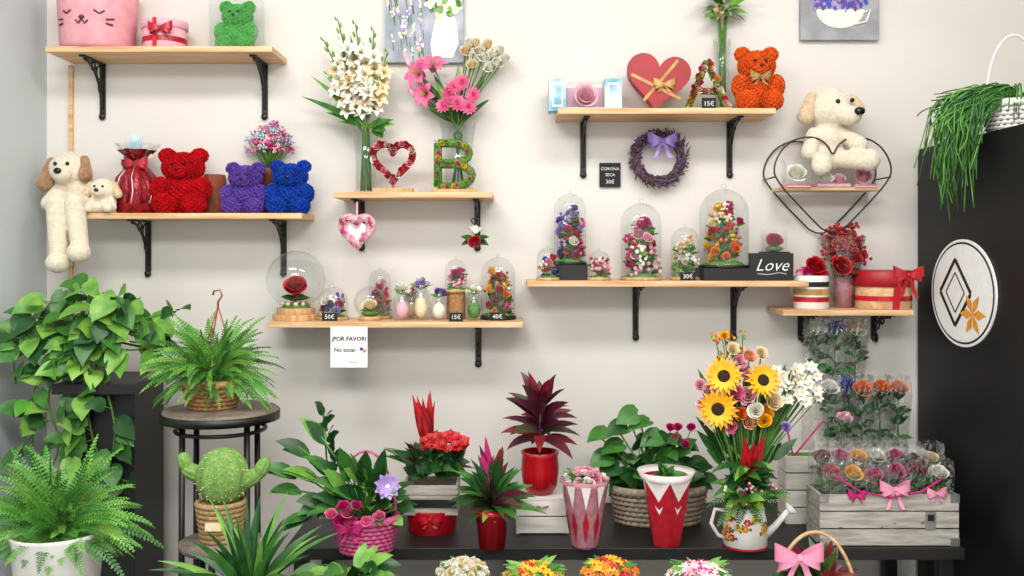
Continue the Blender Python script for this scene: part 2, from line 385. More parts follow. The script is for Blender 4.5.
def posy(b,c,r,z0,z1,pal,n,rs=(3,5)):
    c=Vector(c)
    for i in range(n):
        t=(i+.5)/n; a=i*2.4+U(-.3,.3); rad=r*math.sqrt(U(.15,1))*.85; z=z0+(z1-z0)*((1-t)**.8)*U(.85,1)
        if z>z1*.75: rad*=.7
        q=c+Vector((rad*cos(a),rad*sin(a),z)); m=random.choice(pal)
        b.tube([c+Vector((rad*.3*cos(a),rad*.3*sin(a),z0*.3)),q],.35,stemg,4)
        x=U(*rs); dd=Vector((cos(a)*.5,sin(a)*.5-.5,.7))
        if R()<.6: b.rose(q,x,m,dd,n=26,turns=2.5)
        else:
            for j in range(9): b.ball(q+Vector((U(-x,x),U(-x,x),U(-x,x)))*.8,x*.3,m)
        for j in range(3): b.leaf(q-Vector((0,0,x)),(U(-1,1),U(-1,1),.4),x*1.5,x*.8,random.choice((green,lgreen)),.5,n=3)
def dome(name,px,z,d,r,h,pal,n,base=pinez,bh=3,rs=(3,5),blk=0,tag=None,rise=0):
    b=on(name,px,z,d); z0=0
    if blk: b.box((0,0,blk/2),(r*2.05,r*2,blk),blackw); z0=blk
    if rise: b.cyl((0,0,0),r*.85,rise,cork); z0=rise
    b.cyl((0,0,z0),r*1.06,bh,base); b.ell((0,0,z0+bh),(r*.85,r*.85,r*.22),moss,16,6)
    glassdome(b,(0,0,z0+bh),r,h)
    posy(b,(0,0,z0+bh),r*.8,2,h*.88-rs[1],pal,int(n*1.5),(rs[0]+.5,rs[1]+.8))
    if tag:
        b.box((0,-r*1.15,4),(len(tag)*4+3,.8,8),chalkb); b.text(tag,(0,-r*1.15-.6,4),6,chalk)
    b.done()
def gpot(b,c,r0,r1,h,mat,rim=True):
    b.lathe([(.01,0),(r0,0),(r1*.98,h*.82)]+([(r1*1.08,h*.84),(r1*1.08,h)] if rim else [(r1,h)])+[(r1*.92,h),(r1*.9,h*.85),(.01,h*.84)],c,mat,32)
    b.lathe([(.01,h*.87),(r1*.9,h*.87)],c,soil,20)
def dirs(el0,el1,i,n): 
    a=2*pi*i/n*1.0+U(-.25,.25); e=U(el0,el1); return Vector((cos(a)*cos(e),sin(a)*cos(e),sin(e)))

# ---------------------------------------------------------------- shelf 1
b=on('cat_face_basket',98,SH[1],.1); r=35
b.lathe([(.01,0),(r*.93,0),(r,4),(r*1.08,48),(r*1.1,60),(r*1.04,60),(r*.98,8),(.01,6)],(0,0,0),pinkf,40)
for sg in (-1,1): b.prism([(sg*16,58),(sg*34,56),(sg*27,74)][::sg],-6,-2,pinkf)
def onr(x,z,rr=r*1.05): return Vector((x,-math.sqrt(max(0,rr*rr-x*x))-.6,z))
dk=K('face_thread','#6b3038','#57242c')
for pts in ([(-20,34),(-16,31),(-11,34)],[(11,34),(16,31),(20,34)],[(-6,24),(-3,21),(0,25),(3,21),(6,24)],[(-27,27),(-21,26)],[(-26,21),(-21,22)],[(27,27),(21,26)],[(26,21),(21,22)]):
    b.tube([onr(x,z,r*1.05) for x,z in pts],.9,dk,5)
b.ell(onr(0,27),(3,1.5,2),dk,8,5); b.done()
b=on('pink_hat_box',165,SH[1],.1); b.cyl((0,0,0),21,23,pinkbox); b.cyl((0,0,22),22.5,8,pinkbox)
b.lathe([(21.5,8),(21.5,13)],(0,0,0),redrib); b.ribbon([(-2,-23.2,30),(-2,-23.2,0)],4,(1,0,0),redrib); b.bow((4,-24,19),12,redrib,.5); b.done()
bear('rose_bear',238,SH[1],.09,50,grnfoam,case=True,wx=1.1)
# ---------------------------------------------------------------- shelf 2
b=on('wrapped_gift_bag',137,SH[2],.1)
b.lathe([(.01,0),(17,0),(20,6),(22,20),(19,36),(10,47),(6,52)],(0,0,0),foil,36,wob=.06,wn=9)
b.lathe([(6,51),(9,56),(17,66),(20,70)],(0,0,0),cello,24,wob=.16,wn=7)
b.lathe([(5,51),(8,56),(14,62),(16,64)],(0,0,0),foil,24,wob=.2,wn=6)
for i in range(16):
    a=-pi+pi*i/15; b.tube([(21*cos(a),21*sin(a),10),(23*cos(a+.1),23*sin(a+.1),22),(18*cos(a),18*sin(a),36),(6.5*cos(a),6.5*sin(a),50)],.7,(wrapw if i%4==0 else dred),4)
b.bow((2,-8,50),12,redrib,1.0); b.bow((-3,-9,49),9,dred,.6)
b.box((-2,-1,68),(12,1,22),marb,Matrix.Rotation(.2,3,'Y')); b.box((8,2,62),(10,1,14),wrapw,Matrix.Rotation(-.3,3,'Y'))
b.done()
bear('rose_bear',184,SH[2],.1,64,redfoam)
bear('rose_bear',246,SH[2],.11,50,purfoam); bear('rose_bear',291,SH[2],.11,52,blufoam)
b=on('terracotta_candle',215,SH[2],.045); b.lathe([(.01,0),(10,0),(11,2),(11,36),(10,40),(8.5,40),(8.5,36),(.01,36)],(0,0,0),terra); b.done()
b=on('dried_flower_vase',270,SH[2],.04); gpot(b,(0,0,0),8,11,46,terra)
for i in range(130):
    v=dirs(.3,1.5,i*11,130); L=U(20,40); q=Vector((v.x*30*L/38,v.y*9,46+10+v.z*L*.9)); b.tube([(0,0,44),q],.35,stemg,4)
    m=random.choice((hot,lpink,skyc,marb,pink,pink,marb,lilac)) 
    for j in range(6): b.ball(q+Vector((U(-3,3),U(-2,2),U(-3,3))),1.2,m)
b.done()
# plush animals ---------------------------------------------------
def cap(p0,p1,r0,r1,n=14):
    p0=Vector(p0);p1=Vector(p1); return [(p0.lerp(p1,i/(n-1)),(r0+(r1-r0)*i/(n-1),)*3) for i in range(n)]
def blobs(name,u,parts,mat,parent,vox=.0035,it=6):
    b=B(name,0,0,0,u)
    for c,r in parts: b.ell(c,r,mat,16,12)
    ob=b.done(); ob.parent=parent
    m=ob.modifiers.new('r','REMESH'); m.mode='VOXEL'; m.voxel_size=vox; m.use_smooth_shade=True
    m=ob.modifiers.new('s','SMOOTH'); m.iterations=it; m.factor=.6
    return ob
def plush(name,px,z,d,body,ears,noses,feet=None,extra=None,em=None):
    e=bpy.data.objects.new(name,None); sc.collection.objects.link(e); e.location=(X(px,d),-d,z); e.empty_display_size=.05
    u=1/s_at(d)
    blobs('body',u,body,plushm,e)
    if ears: blobs('ears',u,ears,em or plushb,e,.003)
    b=B('face',0,0,0,u)
    for c,r in noses: b.ell(c,r,eye,12,8)
    if extra: extra(b)
    b.done(parent=e)
body=[((0,0,16),(20,15,18)),((-3,-2,28),(17,13,15)),((-9,-8,44),(20,16,16)),((-10,-22,39),(10,9,8.5)),((-13,-4,56),(11,9,7))]
body+=cap((-9,-8,10),(-7,-40,9),9.5,9.5)+cap((-7,-40,7),(-3,-43,-40),9.5,8.5)+[((-2,-47,-48),(11,12,10))]
body+=cap((9,-8,10),(11,-40,9),9.5,9.5)+cap((11,-40,7),(17,-43,-30),9.5,8.5)+[((18,-47,-38),(11,12,10))]
body+=cap((-15,-4,30),(-24,-18,10),7,8)
ears=cap((-26,-8,51),(-31,-12,30),5.5,8.5)+cap((7,-10,53),(10,-15,38),5,7)
plush('plush_dog',82,SH[2],.1,body,ears,[((-10,-31,41),(4,2.5,3)),((-16,-23,48.5),2),((-4,-23,48.5),2)])
body=[((0,0,9),(11,9,9)),((0,-3,24),(13,10,11)),((0,-12,21),(6,6,5))]+cap((-6,-4,5),(-10,-15,5),5,5)+cap((6,-4,5),(10,-15,5),5,5)+cap((-8,-2,15),(-12,-9,6),4,4.5)+cap((8,-2,15),(12,-9,6),4,4.5)
plush('plush_puppy',104,SH[2],.16,body,cap((-12,-3,29),(-16,-5,19),3,4.5)+cap((12,-3,29),(16,-5,19),3,4.5),[((0,-18,22.5),(2.4,1.5,1.8)),((-4,-12.8,26.5),1.2),((4,-12.8,26.5),1.2)],em=plushe)

# ---------------------------------------------------------------- shelf 3
b=on('gladiolus_vase',366,SH[3],.09)
b.lathe([(.01,0),(10,0),(11,3),(10,30),(13,68),(12.3,68),(9.5,30),(9,5),(.01,4)],(0,0,0),glass,24)
tips=[(324,40),(338,20),(356,24),(374,30),(388,52),(328,74),(378,78)]
for tx,ty in tips:
    e=b.p(tx,ty,U(-8,4)); b.tube([(U(-5,5),U(-4,4),4),(U(-3,3),U(-3,3),60),e],[1.1,1.1,.6],stemg)
    base=Vector((0,0,68)); dl=(e-base)
    for i in range(13):
        t=i/12; q=base.lerp(e,.3+.7*t)+Vector(((1 if i%2 else -1)*5*(1-.7*t),U(-7,0),0))
        if t<.6: b.lily(q,U(9.5,12)*(1-.3*t),random.choice((wht,wht,cream)),((1 if i%2 else -1)*U(.2,.8),-.9,U(.1,.7)))
        else: b.ell(q,(2*(1.5-t),2*(1.5-t),5*(1.5-t)),(wht if t<.75 else lgreen),7,5,rot=rotto((q-base.lerp(e,.2+.7*t))))
    for k in range(2): b.leaf(base.lerp(e,U(.1,.3)),(dl.x+U(-12,12),-6,dl.z),dl.length*U(.5,.75),7,random.choice((green,lgreen)),.15)
for tx,ty in ((308,93),(318,75),(392,118),(386,128),(340,120),(394,122),(330,110)):
    e=b.p(tx,ty,-4); v=e-Vector((0,0,66)); b.leaf((0,0,66),v,v.length*1.05,10,random.choice((green,lgreen)),.25)
for i in range(5): b.leaf(b.p(374,130,-8),(U(.2,1),-.5,U(-.4,.6)),20,10,green,.4)
for tx in (-8,-3,3,8): b.tube([(tx*.6,0,3),(tx*.3,0,66)],1.1,green)
b.done()
b=on('heart_rose_ornament',393,SH[3],.12)
b.box((0,0,2.5),(40,14,5),pinez); hp=[heart(2*pi*i/40)*21+Vector((0,0,30)) for i in range(40)]
b.tube(hp,3.5,redbox,8,True); b.tube([(0,0,4),(0,0,12)],1.5,pinez)
for i in range(36):
    q=heart(2*pi*i/36)*21+Vector((0,-3,30)); m=(red,red,wht,dred,red,lpink)[i%6]; b.rose(q,4.2,m,(U(-.3,.3),-1,.1),n=22,turns=2.2)
b.done(.0005)
b=on('floral_letter_b',454,SH[3],.13)
b.box((0,0,2),(44,13,4),pinez); S=[[(-16,0,8),(-16,0,50)],[(-16,0,50)]+[(-2+17*sin(t*pi/8),0,40+10*cos(t*pi/8)) for t in range(9)]+[(-16,0,30)],[(-16,0,29)]+[(-1+19*sin(t*pi/8),0,18+11*cos(t*pi/8)) for t in range(9)]+[(-16,0,7)]]
for st in S:
    b.tube(st,4.2,moss,8)
    P=[Vector(q) for q in st]
    for i in range(len(P)-1):
        n=max(1,int((P[i+1]-P[i]).length/3))
        for j in range(n):
            q=P[i].lerp(P[i+1],j/n)+Vector((U(-1.5,1.5),-4,U(-1,1)))
            if R()<.5: b.rose(q,U(2.5,3.6),random.choice((hot,pink,yel,lgreen)),(U(-.3,.3),-1,.2),n=18,turns=2)
            else: b.leaf(q,(U(-1,1),-.6,U(-1,1)),5,3,random.choice((lgreen,moss)),.1,n=3)
b.done()
b=on('pink_lily_vase',458,SH[3],.06)
b.lathe([(.01,0),(14,0),(15,3),(13,30),(18,72),(17,72),(12,30),(12,5),(.01,4)],(0,0,0),glass,24)
for i in range(8): a=i*.8; b.tube([(7*cos(a),7*sin(a),4),(-4*cos(a),-4*sin(a),60),(12*cos(a),6*sin(a),80)],1,green)
def stemto(b,q,base,m=stemg,r=.7): b.tube([base,Vector(base).lerp(q,.5)+Vector((0,0,3)),q],r,m,4)
for x,y,rr_,dd in ((420,76,17,(-.7,-.8,.3)),(434,68,15,(.1,-.8,.9)),(426,96,14,(-.5,-.9,-.1))):
    q=b.p(x,y,-12); stemto(b,q,(0,0,68)); b.lily(q,rr_,pink,dd)
for x,y in ((408,62),(412,92)): q=b.p(x,y,-8); stemto(b,q,(0,0,68)); b.ell(q,(2.5,2.5,7),lpink,8,6,rot=rotto((-.5,0,1)))
for x,y,r in ((450,97,10),(463,86,10),(458,106,10),(474,98,9),(445,108,9),(469,110,9),(455,90,9)):
    q=b.p(x,y,-14); stemto(b,q,(0,0,68)); b.bloom(q,r,pink,(U(-.4,.4),-1,.3),12,.35,.4,None,.1,rows=3); b.rose(q,r*.6,pink,(U(-.4,.4),-1,.3),turns=3,n=40,freq=3.1)
for x,y in ((466,52),(476,45),(488,46),(500,52),(497,64),(484,58),(472,66),(505,60),(494,54),(480,52),(490,68),(470,44)):
    q=b.p(x,y,-4); stemto(b,q,(0,0,68)); b.rose(q,7,random.choice((wht,wht,cream)),(U(-.6,.6),-.8,.5),turns=3,n=40,freq=3.1)
for i in range(20):
    q=b.p(U(408,500),U(62,115),U(-4,8)); v=q-Vector((0,0,66)); b.leaf(Vector((0,0,66)).lerp(q,.3),v,v.length*.65,9,random.choice((green,dgreen,lgreen)),.2)
b.done()
b=wallat('hanging_heart_wreath',357,232,.19)
b.tube([heart(2*pi*i/40)*16 for i in range(40)],4.2,lpink,8,True)
for i in range(44): b.rose(heart(2*pi*i/44)*16+Vector((U(-2,2),-4,U(-2,2))),2.8,random.choice((pink,lpink,hot,wht)),(U(-.5,.5),-1,0),n=16,turns=1.8)
b.ribbon([(0,0,10),(0,0,30)],2,(1,0,0),pinkrib); b.prism([(heart(2*pi*i/24).x*10,heart(2*pi*i/24).z*10) for i in range(24)],-.5,.5,paper); b.done()
b=wallat('hanging_rose_charm',475,240,.19)
b.rose((0,-4,-2),7,red,(0,-1,.2)) 
for x in (-1,1):
    for k in (0,.6): b.leaf((0,0,0),(x,-.2,-.3+k),15,9,dgreen,.2)
b.tube([(0,0,2),(0,0,38)],.5,ink,4); b.tube([heart(2*pi*i/20)*4+Vector((0,0,18)) for i in range(20)],.7,blackm,5,True)
for i in range(10): b.leaf((0,0,6),(U(-1,1),-.3,.8),10,5,random.choice((wht,lgreen)),.3,n=3)
b.done()

# ---------------------------------------------------------------- shelf 4
z=SH[4]
b=on('rose_globe',296,z,.1)
b.cyl((0,0,0),23,6,pinez); b.cyl((0,0,6),19,6,pinez)
b.lathe([(16,12)]+[(29*sin(a),40-29*cos(a)) for a in [.6+i*(pi-.6)/14 for i in range(14)]]+[(.01,69)],(0,0,0),glass,32)
b.ell((0,0,12),(15,15,4),moss); b.rose((0,-2,32),13,red,(0,-.7,.7),n=60,turns=4)
for i in range(9): b.leaf((0,-1,20),dirs(.0,.5,i,9),15,9,dgreen,.3)
for i in range(16): v=dirs(.1,.6,i,16); b.ball(Vector((v.x*13,v.y*13,16)),2,random.choice((cream,gold,wht)))
b.tube([(0,0,12),(0,-2,28)],1,stemg); b.done(.0003)
dome('glass_dome_flowers',333,z,.1,15,30,[purple,lilac,wht,hot],9,rs=(3,5),tag='50€')
b=on('flower_globe',370,z,.12); b.cyl((0,0,0),11,4,pinez); b.lathe([(9,4)]+[(16*sin(a),18-16*cos(a)) for a in [.7+i*(pi-.7)/12 for i in range(12)]]+[(.01,34)],(0,0,0),glass,28); b.ell((0,0,7),(9,9,3),moss); b.rose((0,-1,14),8,cream)
for i in range(6): b.leaf((0,0,9),dirs(.2,.8,i,6),11,6,green)
b.done()
dome('glass_dome_flowers',380,z,.045,11,46,[hot,lpink,red],7,rs=(3,5))
def smallvase(px,d,h,m1,m2,w=9,nm='mini_flower_jar'):
    b=on(nm,px,z,d); b.lathe([(.01,0),(w*.8,0),(w,h*.15),(w*.95,h*.6),(w*.6,h*.75),(w*.75,h*.82),(w*.7,h*.82),(.01,h*.1)],(0,0,0),acry,20)
    b.ell((0,0,h*.3),(w*.75,w*.75,h*.26),m2,12,8)
    for i in range(9): v=dirs(.3,1.4,i,9); b.rose(Vector((v.x*w*.7,v.y*w*.6,h*.72+v.z*h*.22)),U(3.2,4.6),random.choice((m1,m1,wht)),v,n=20,turns=2)
    for i in range(5): b.leaf((0,0,h*.7),dirs(.2,1.2,i,5),h*.35,4,lgreen)
    b.done()
smallvase(402,.12,36,wht,lpink); smallvase(421,.115,43,lilac,cream); smallvase(439,.12,32,purple,wht)
smallvase(474,.12,35,wht,moss); smallvase(411,.04,30,hot,cream)
dome('glass_dome_flowers',456,z,.08,11,30,[pink,lpink,hot],6,rs=(4,6),rise=27)
dome('glass_dome_flowers',498,z,.08,17,58,[red,hot,orange,yel,wht,dred],20,base=blackw,bh=4,rs=(3,5),tag='40€')
b=on('price_card',456,z,.185); b.box((0,0,4.5),(14,1,9),chalkb); b.text('15€',(0,-.7,4.5),6,chalk); b.done()
b=B('paper_notice',X(349,.203),-.203,Z(347,.203),1/s_at(.203))
b.box((0,0,0),(37,.3,41),paper); b.text('¡POR FAVOR!',(0,-.3,8),5.9,ink,bold=.18); b.text('No tocar',(-4,-.3,-3),5.8,ink,bold=.12); b.disc((12.5,-.3,-2),1.8,1.8,blue); b.disc((15.5,-.3,-4),1.6,1.6,orange); b.text('Gracias',(4,-.3,-15),2.6,ink,shear=.2); b.done()

# ---------------------------------------------------------------- shelf 5
z=SH[5]
b=on('marbled_rose_box',585,z,.1)
b.box((-28,0,16),(17,24,32),marb); b.box((27,0,16),(17,24,32),marb); b.box((0,9,13),(40,4,26),lpink); b.box((0,-2,1.5),(40,24,3),white)
b.box((0,-4,16),(36,14,26),acry); b.rose((0,-5,15),13,lpink,(0,-1,.2),n=60,turns=4)
for x in (-28,27): b.box((x,-12.4,16),(11,.6,24),white); b.box((x,-12.8,16),(8,.4,20),marb)
b.done(.0008)
b=on('heart_gift_box',656,z,.1); h=[(heart(2*pi*i/48).x*32,heart(2*pi*i/48).z*30) for i in range(48)]
zoff=-min(q[1] for q in h); rr=Matrix.Rotation(.12,3,'Y')
def hr(q,k=1): v=rr@Vector((q[0]*k,0,q[1]*k)); return (v.x,v.z+zoff)
b.prism([hr(q) for q in h],-6,8,redbox); b.prism([hr(q,1.05) for q in h],-12,-5,redbox)
b.ribbon([(-26,-12.6,36),(22,-12.6,12)],3,(.45,0,.89),gold); b.ribbon([(-14,-12.6,10),(20,-12.6,50)],3,(.77,0,-.64),gold); b.bow((6,-13,26),11,gold,.7); b.done(.001)
b=on('floral_letter_a',707,z,.13)
S=[[(-19,0,3),(0,0,50)],[(19,0,3),(0,0,50)],[(-11,0,20),(11,0,20)]]
b.box((0,0,1.5),(46,14,3),pinez)
for a,c in S:
    b.tube([a,c],3.4,moss,8); a=Vector(a);c=Vector(c); n=int((c-a).length/1.6)
    for j in range(n):
        q=a.lerp(c,j/n)+Vector((U(-3,3),-3,U(-1,1)))
        if R()<.6: b.rose(q,U(2.8,4.2),random.choice((red,cream,orange,hot,wht)),(U(-.3,.3),-1,.2),n=18,turns=2)
        else: b.leaf(q,(U(-1,1),-.6,U(-1,1)),6,4,random.choice((lgreen,green,gold)),.1,n=3)
b.box((0,-9,6),(14,1,12),chalkb); b.text('15€',(0,-9.8,6),6.5,chalk)
b.done()
b=on('tall_leaf_vase',722,z,.05)
b.lathe([(.01,0),(9,0),(9.5,3),(7,50),(9,75),(8.4,75),(6.4,50),(8,4),(.01,3)],(0,0,0),glass,20)
for i in range(5): b.tube([(U(-4,4),U(-3,3),3),(U(-3,3),0,60),(U(-8,8),U(-3,3),105)],1.1,stemg)
for i in range(20): b.leaf((U(-6,6),0,U(95,115)),dirs(.0,1.0,i,20),U(18,32),10,random.choice((green,lgreen)),.9)
for i in range(10): b.rose((U(-8,8),U(-6,0),U(96,112)),4,cream,(U(-1,1),-.5,.6),n=24,turns=2)
b.done()
bear('rose_bear',756,z,.11,63,orfoam,wick,wx=1.08)

# wall art
b=wallat('canvas_picture',425,25,0.004); b.box((0,-3,0),(78,6,77),skyc); y=-6.4
vs=[(0,-34),(20,-34),(26,-20),(24,0),(20,14),(6,14),(2,0),(-2,-20)]; b.prism([(q[0]+8,q[1]) for q in vs],y-.3,y,wht)
for i in range(110):
    a=R()*6.3; r=math.sqrt(R())*19; b.disc((20+r*cos(a)*.9,y-.4-i*.01,22+r*.8*sin(a)),U(1.5,3.8),U(1.5,3.5),random.choice((wht,wht,cream,moss,lgreen,white)))
for i in range(34):
    x=U(-36,-2); zz=U(-32,30)
    for j in range(4): b.disc((x+U(-1.5,1.5),y-.2-i*.01,zz+j*2),U(.8,1.6),U(1,1.6),random.choice((wht,wht,lilac,cream)))
    b.prism([(x,zz),(x+.8,zz),(x+2,zz-10),(x+1.4,zz-10)],y-.25,y-.05,moss)
b.done()
b=wallat('canvas_picture',838,5,0.004); b.box((0,-3,0),(78,6,72),gryc)
b.prism([(24*cos(pi*i/12),-22*sin(pi*i/12)*.85-6) for i in range(13)],y-.3,y,wht); b.tube([(22,y-.4,-10),(30,y-.4,-6),(26,y-.4,-18),(14,y-.4,-21)],1.2,wht,5)
for i in range(130): b.disc((U(-26,26),y-.5-i*.005,U(-8,6)+R()*8),U(1,2),U(1.2,3),random.choice((purple,lilac,purple,blue)))
b.done()
b=wallat('twig_wreath',659,158,.03)
for k in range(30):
    a0=R()*6.3; r0=U(19,27); y0=U(-5,5); sp=U(2.5,5)
    b.tube([((r0+U(-2,2))*cos(a0+sp*i/14),y0+U(-1.5,1.5),(r0+U(-2,2))*sin(a0+sp*i/14)) for i in range(15)],U(.7,1.3),lavt,5)
for k in range(160):
    a=R()*6.3; r0=U(18,28); d=Vector((cos(a+.8),U(-.6,0),sin(a+.8))); b.leaf((r0*cos(a),U(-7,0),r0*sin(a)),d,U(5,9),1.8,lavt,.1,n=3)
for k in range(200):
    a=R()*6.3; r0=U(18,30); b.ball((r0*cos(a),U(-7,-1),r0*sin(a)),1.2,random.choice((lavt,twig,lavt,lavt,purple)))
b.bow((2,-9,16),15,purrib,1.1); b.tube([(0,8,30),(0,0,22)],1,purrib); b.done()
b=wallat('chalk_price_sign',610,175,.008); b.box((0,0,0),(21,2,24),chalkb); b.text('CORONA',(0,-1.2,6),4.2,chalk); b.text('SECA',(0,-1.2,0),4.2,chalk); b.text('30€',(0,-1.2,-7),5.5,chalk); b.done()

# ---------------------------------------------------------------- shelf 6
z=SH[6]
dome('glass_dome_flowers',570,z,.07,16,68,[purple,hot,lilac,wht,red],22,base=blackw,blk=15,rs=(4,6))
dome('glass_dome_flowers',548,z,.14,11,30,[red,wht,blufoam,pink],7,rs=(3,5))
dome('glass_dome_flowers',599,z,.13,11,27,[hot,lpink,red],6,rs=(4,6))
dome('glass_dome_flowers',641,z,.1,20,74,[hot,pink,red,lpink,wht,pink],20,rs=(5,8))
dome('glass_dome_flowers',685,z,.1,14,50,[cream,lgreen,wht,peach],14,rs=(3,5),tag='30€')
dome('glass_dome_flowers',724,z,.09,24,76,[orange,hot,yel,cream,red,pink],26,base=blackw,blk=12,rs=(4,6))
b=on('love_sign',771,z,.16); b.box((0,0,14),(44,4,27),blackw); b.text('Love',(0,-2.3,15),17,chalk,bold=-.1,shear=.4); b.tube([(-14,-2.4,7),(-4,-2.4,6),(8,-2.4,8),(15,-2.4,6.5)],.4,chalk,4); b.done(.001)
b=on('rose_in_acrylic_box',774,z,.06); b.box((0,0,14),(26,20,28),blackw); b.box((0,0,39),(21,20,21),acry); b.rose((0,-2,38),9,red,(0,-.8,.6),n=50,turns=4); b.ell((0,0,31),(9,9,3),moss); b.done()

# ---------------------------------------------------------------- heart wire shelf
d=.1; s=s_at(d); zh=Z(188,d)
b=on('heart_wire_shelf',828,zh,.1)
hp=[(0,0,-52),(-30,0,-22),(-57,0,8),(-58,0,22),(-50,0,38),(-36,0,48),(-18,0,50),(-5,0,42),(0,0,30),(5,0,42),(18,0,50),(36,0,48),(50,0,38),(58,0,22),(57,0,8),(30,0,-22)]
def smoothc(p,k=2):
    p=[Vector(q) for q in p]
    for _ in range(k):
        o=[]
        for i in range(len(p)): a=p[i];c=p[(i+1)%len(p)]; o+=[a.lerp(c,.25),a.lerp(c,.75)]
        p=o
    return p
hs=smoothc(hp)
for y in (-14,26): b.tube([q+Vector((0,y,0)) for q in hs],.85,blackm,6,True)
for q in ((0,-50),(-57,10),(57,10),(-36,47),(36,47)): b.tube([(q[0],-14,q[1]),(q[0],29,q[1])],.8,blackm)
b.box((0,6,-1.5),(100,36,3),pine); b.done()
def rbox(px,w,h,m,dd=.12):
    b=on('rose_in_acrylic_box',px,zh,dd); b.box((0,0,1.5),(w,w*.8,3),lpink); b.box((0,0,h/2+1),(w,w*.8,h),acry); b.rose((0,-1,h*.5),w*.45,m,(0,-.8,.6),n=50,turns=4); b.done()
rbox(796,24,27,wht); rbox(863,21,20,lpink)
b=on('gift_box_cream',830,zh,.1); b.box((0,2,9),(34,30,17),acry); b.box((0,2,2),(33,29,3),lpink); b.rose((-6,-4,9),8,wht,n=40); b.rose((8,-4,8),7,lpink,n=40); b.done(.001)
bx=17.7/s
body=[((-2,2,16),(20,15,18)),((-1,-1,32),(17,13,15)),((2,-4,61),(23,17,19)),((1,-1,46),(14,12,11)),((15,-19,52),(12,11,10)),((2,-6,75),(10,9,7))]
body+=cap((-8,-4,11),(-14,-26,3),9.5,9.5)+[((-16,-30,3),(10,9,11))]
body+=cap((8,-4,11),(26,-22,8),9.5,9.5)+[((32,-26,8),(10.5,9,11))]
body+=cap((-15,-2,36),(-23,-14,17),7,8)+cap((12,-4,36),(26,-16,24),7,8)
ears=cap((-18,-6,72),(-25,-8,53),6,8.5)+cap((23,-4,71),(29,-5,60),5,6.5)
plush('plush_dog',828,zh+bx,.1,body,ears,[((21,-30,55),(5.4,3.4,4)),((3,-20.5,66),2.3),((17,-20.5,67),2.3)],em=plushe)

# ---------------------------------------------------------------- shelf 7
z=SH[7]
b=on('round_flower_box',811,z,.12); b.cyl((0,0,0),17,33,white); b.lathe([(17.3,7),(17.3,12)],(0,0,0),redrib); b.lathe([(17.3,22),(17.3,27)],(0,0,0),ink)
b.lathe([(17.4,14),(17.4,20)],(0,0,0),gold); b.rose((2,-6,42),11,red,(0,-.8,.6),n=60,turns=4)
for i in range(9): v=dirs(.0,.9,i,9); b.rose(Vector((v.x*12,v.y*11,34+v.z*5)),6,random.choice((red,lpink,hot)),v,n=32)
b.done()
b=on('red_bouquet',843,z,.075); b.lathe([(6,0),(9,3),(15,38),(19,60),(22,72)],(0,0,0),cello,20,wob=.06,wn=7); b.lathe([(.01,0),(8,0),(10,30),(.01,31)],(0,0,0),wrapp)
for i in range(26):
    v=dirs(.3,1.5,i*7,26); q=Vector((v.x*22,v.y*12,42+v.z*U(20,42))); b.tube([(0,0,10),q],.6,stemg,4)
    for j in range(14): b.ball(q+Vector((U(-6,6),U(-4,4),U(-7,7))),1.8,random.choice((red,red,dred)))
b.rose((-6,-12,42),11,red,(0,-1,.4),n=55,turns=4); b.rose((8,-10,50),8,red,(.2,-1,.4),n=45,turns=4)
for i in range(9): b.leaf((0,-6,34),dirs(0,.9,i,9),18,10,dgreen)
b.done()
b=on('round_gift_box',883,z,.105); b.cyl((0,0,0),27,24,pine); b.cyl((0,0,22),29,16,redbox)
b.lathe([(27.4,8),(27.4,13)],(0,0,0),redrib); b.bow((14,-27,34),15,redrib,1.5); b.ribbon([(4,-29.3,38),(2,-27.6,0)],7,(1,0,0),redrib); b.done()

# ---------------------------------------------------------------- cellophane roses
def sleeve(b,c,w0,w1,h,m,rr=None,leafm=green,cap_=None):
    c=Vector(c); b.lathe([(w0*.7,0),(w1*.7,h*.75),(w1*.62,h)],c,cello,4,rot=Matrix.Rotation(pi/4,3,'Z'),smooth=False)
    rr=rr or w1*.5; b.tube([c+Vector((0,0,1)),c+Vector((0,0,h*.75))],.9,stemg,5); b.rose(c+Vector((0,-1,h*.8)),rr,m,(U(-.15,.15),-.6,.8),n=46,turns=3.6,h=1.15)
    b.lathe([(.5,-rr),(rr*.55,-rr*.6),(rr*.8,0)],c+Vector((0,-1,h*.8)),leafm,12)
    for i in range(14): b.leaf(c+Vector((0,0,h*U(.08,.7))),dirs(.1,.9,i,14),w1*.7,w1*.42,random.choice((leafm,dgreen,green)),.3,n=4)
rz1=Z(385,.08); rz2=Z(447,.2)
b=B('display_riser',X(857,.15),-.145,TZ)
b.box((0,.075,(rz1-TZ)/2),(.26,.13,rz1-TZ),whitew); b.box((0.03,-.06,(rz2-TZ)/2),(.3,.14,rz2-TZ),whitew); b.done(.002)
for px,m in ((816,wht),(835,blue),(855,cream)):
    b=on('wrapped_rose',px,rz1,.08); sleeve(b,(0,0,0),12,21,68,m); b.done()
for px,m,dd in ((828,wht,.19),(847,blufoam,.165),(862,orange,.21),(880,orange,.2),(898,peach,.2)):
    b=on('wrapped_rose',px,rz2,dd); sleeve(b,(0,0,0),13,21,72,m,leafm=dgreen); b.done()
b=on('wrapped_rose',844,rz2,.235); sleeve(b,(0,0,0),10,17,38,lpink,8); b.done()
b=tab('white_crate',802,520)
for k in range(4): b.box((0,-14,8+k*17),(40,3,15.5),whitew); b.box((0,14,8+k*17),(40,3,15.5),whitew); b.box((-19,0,8+k*17),(3,28,15.5),whitew); b.box((19,0,8+k*17),(3,28,15.5),whitew)
b.box((0,0,64),(38,27,2),moss)
b.tube([(-10,-4,64),(-16,-4,92)],1,hot); b.tube([(-10,-4,64),(20,-4,100)],1,hot)
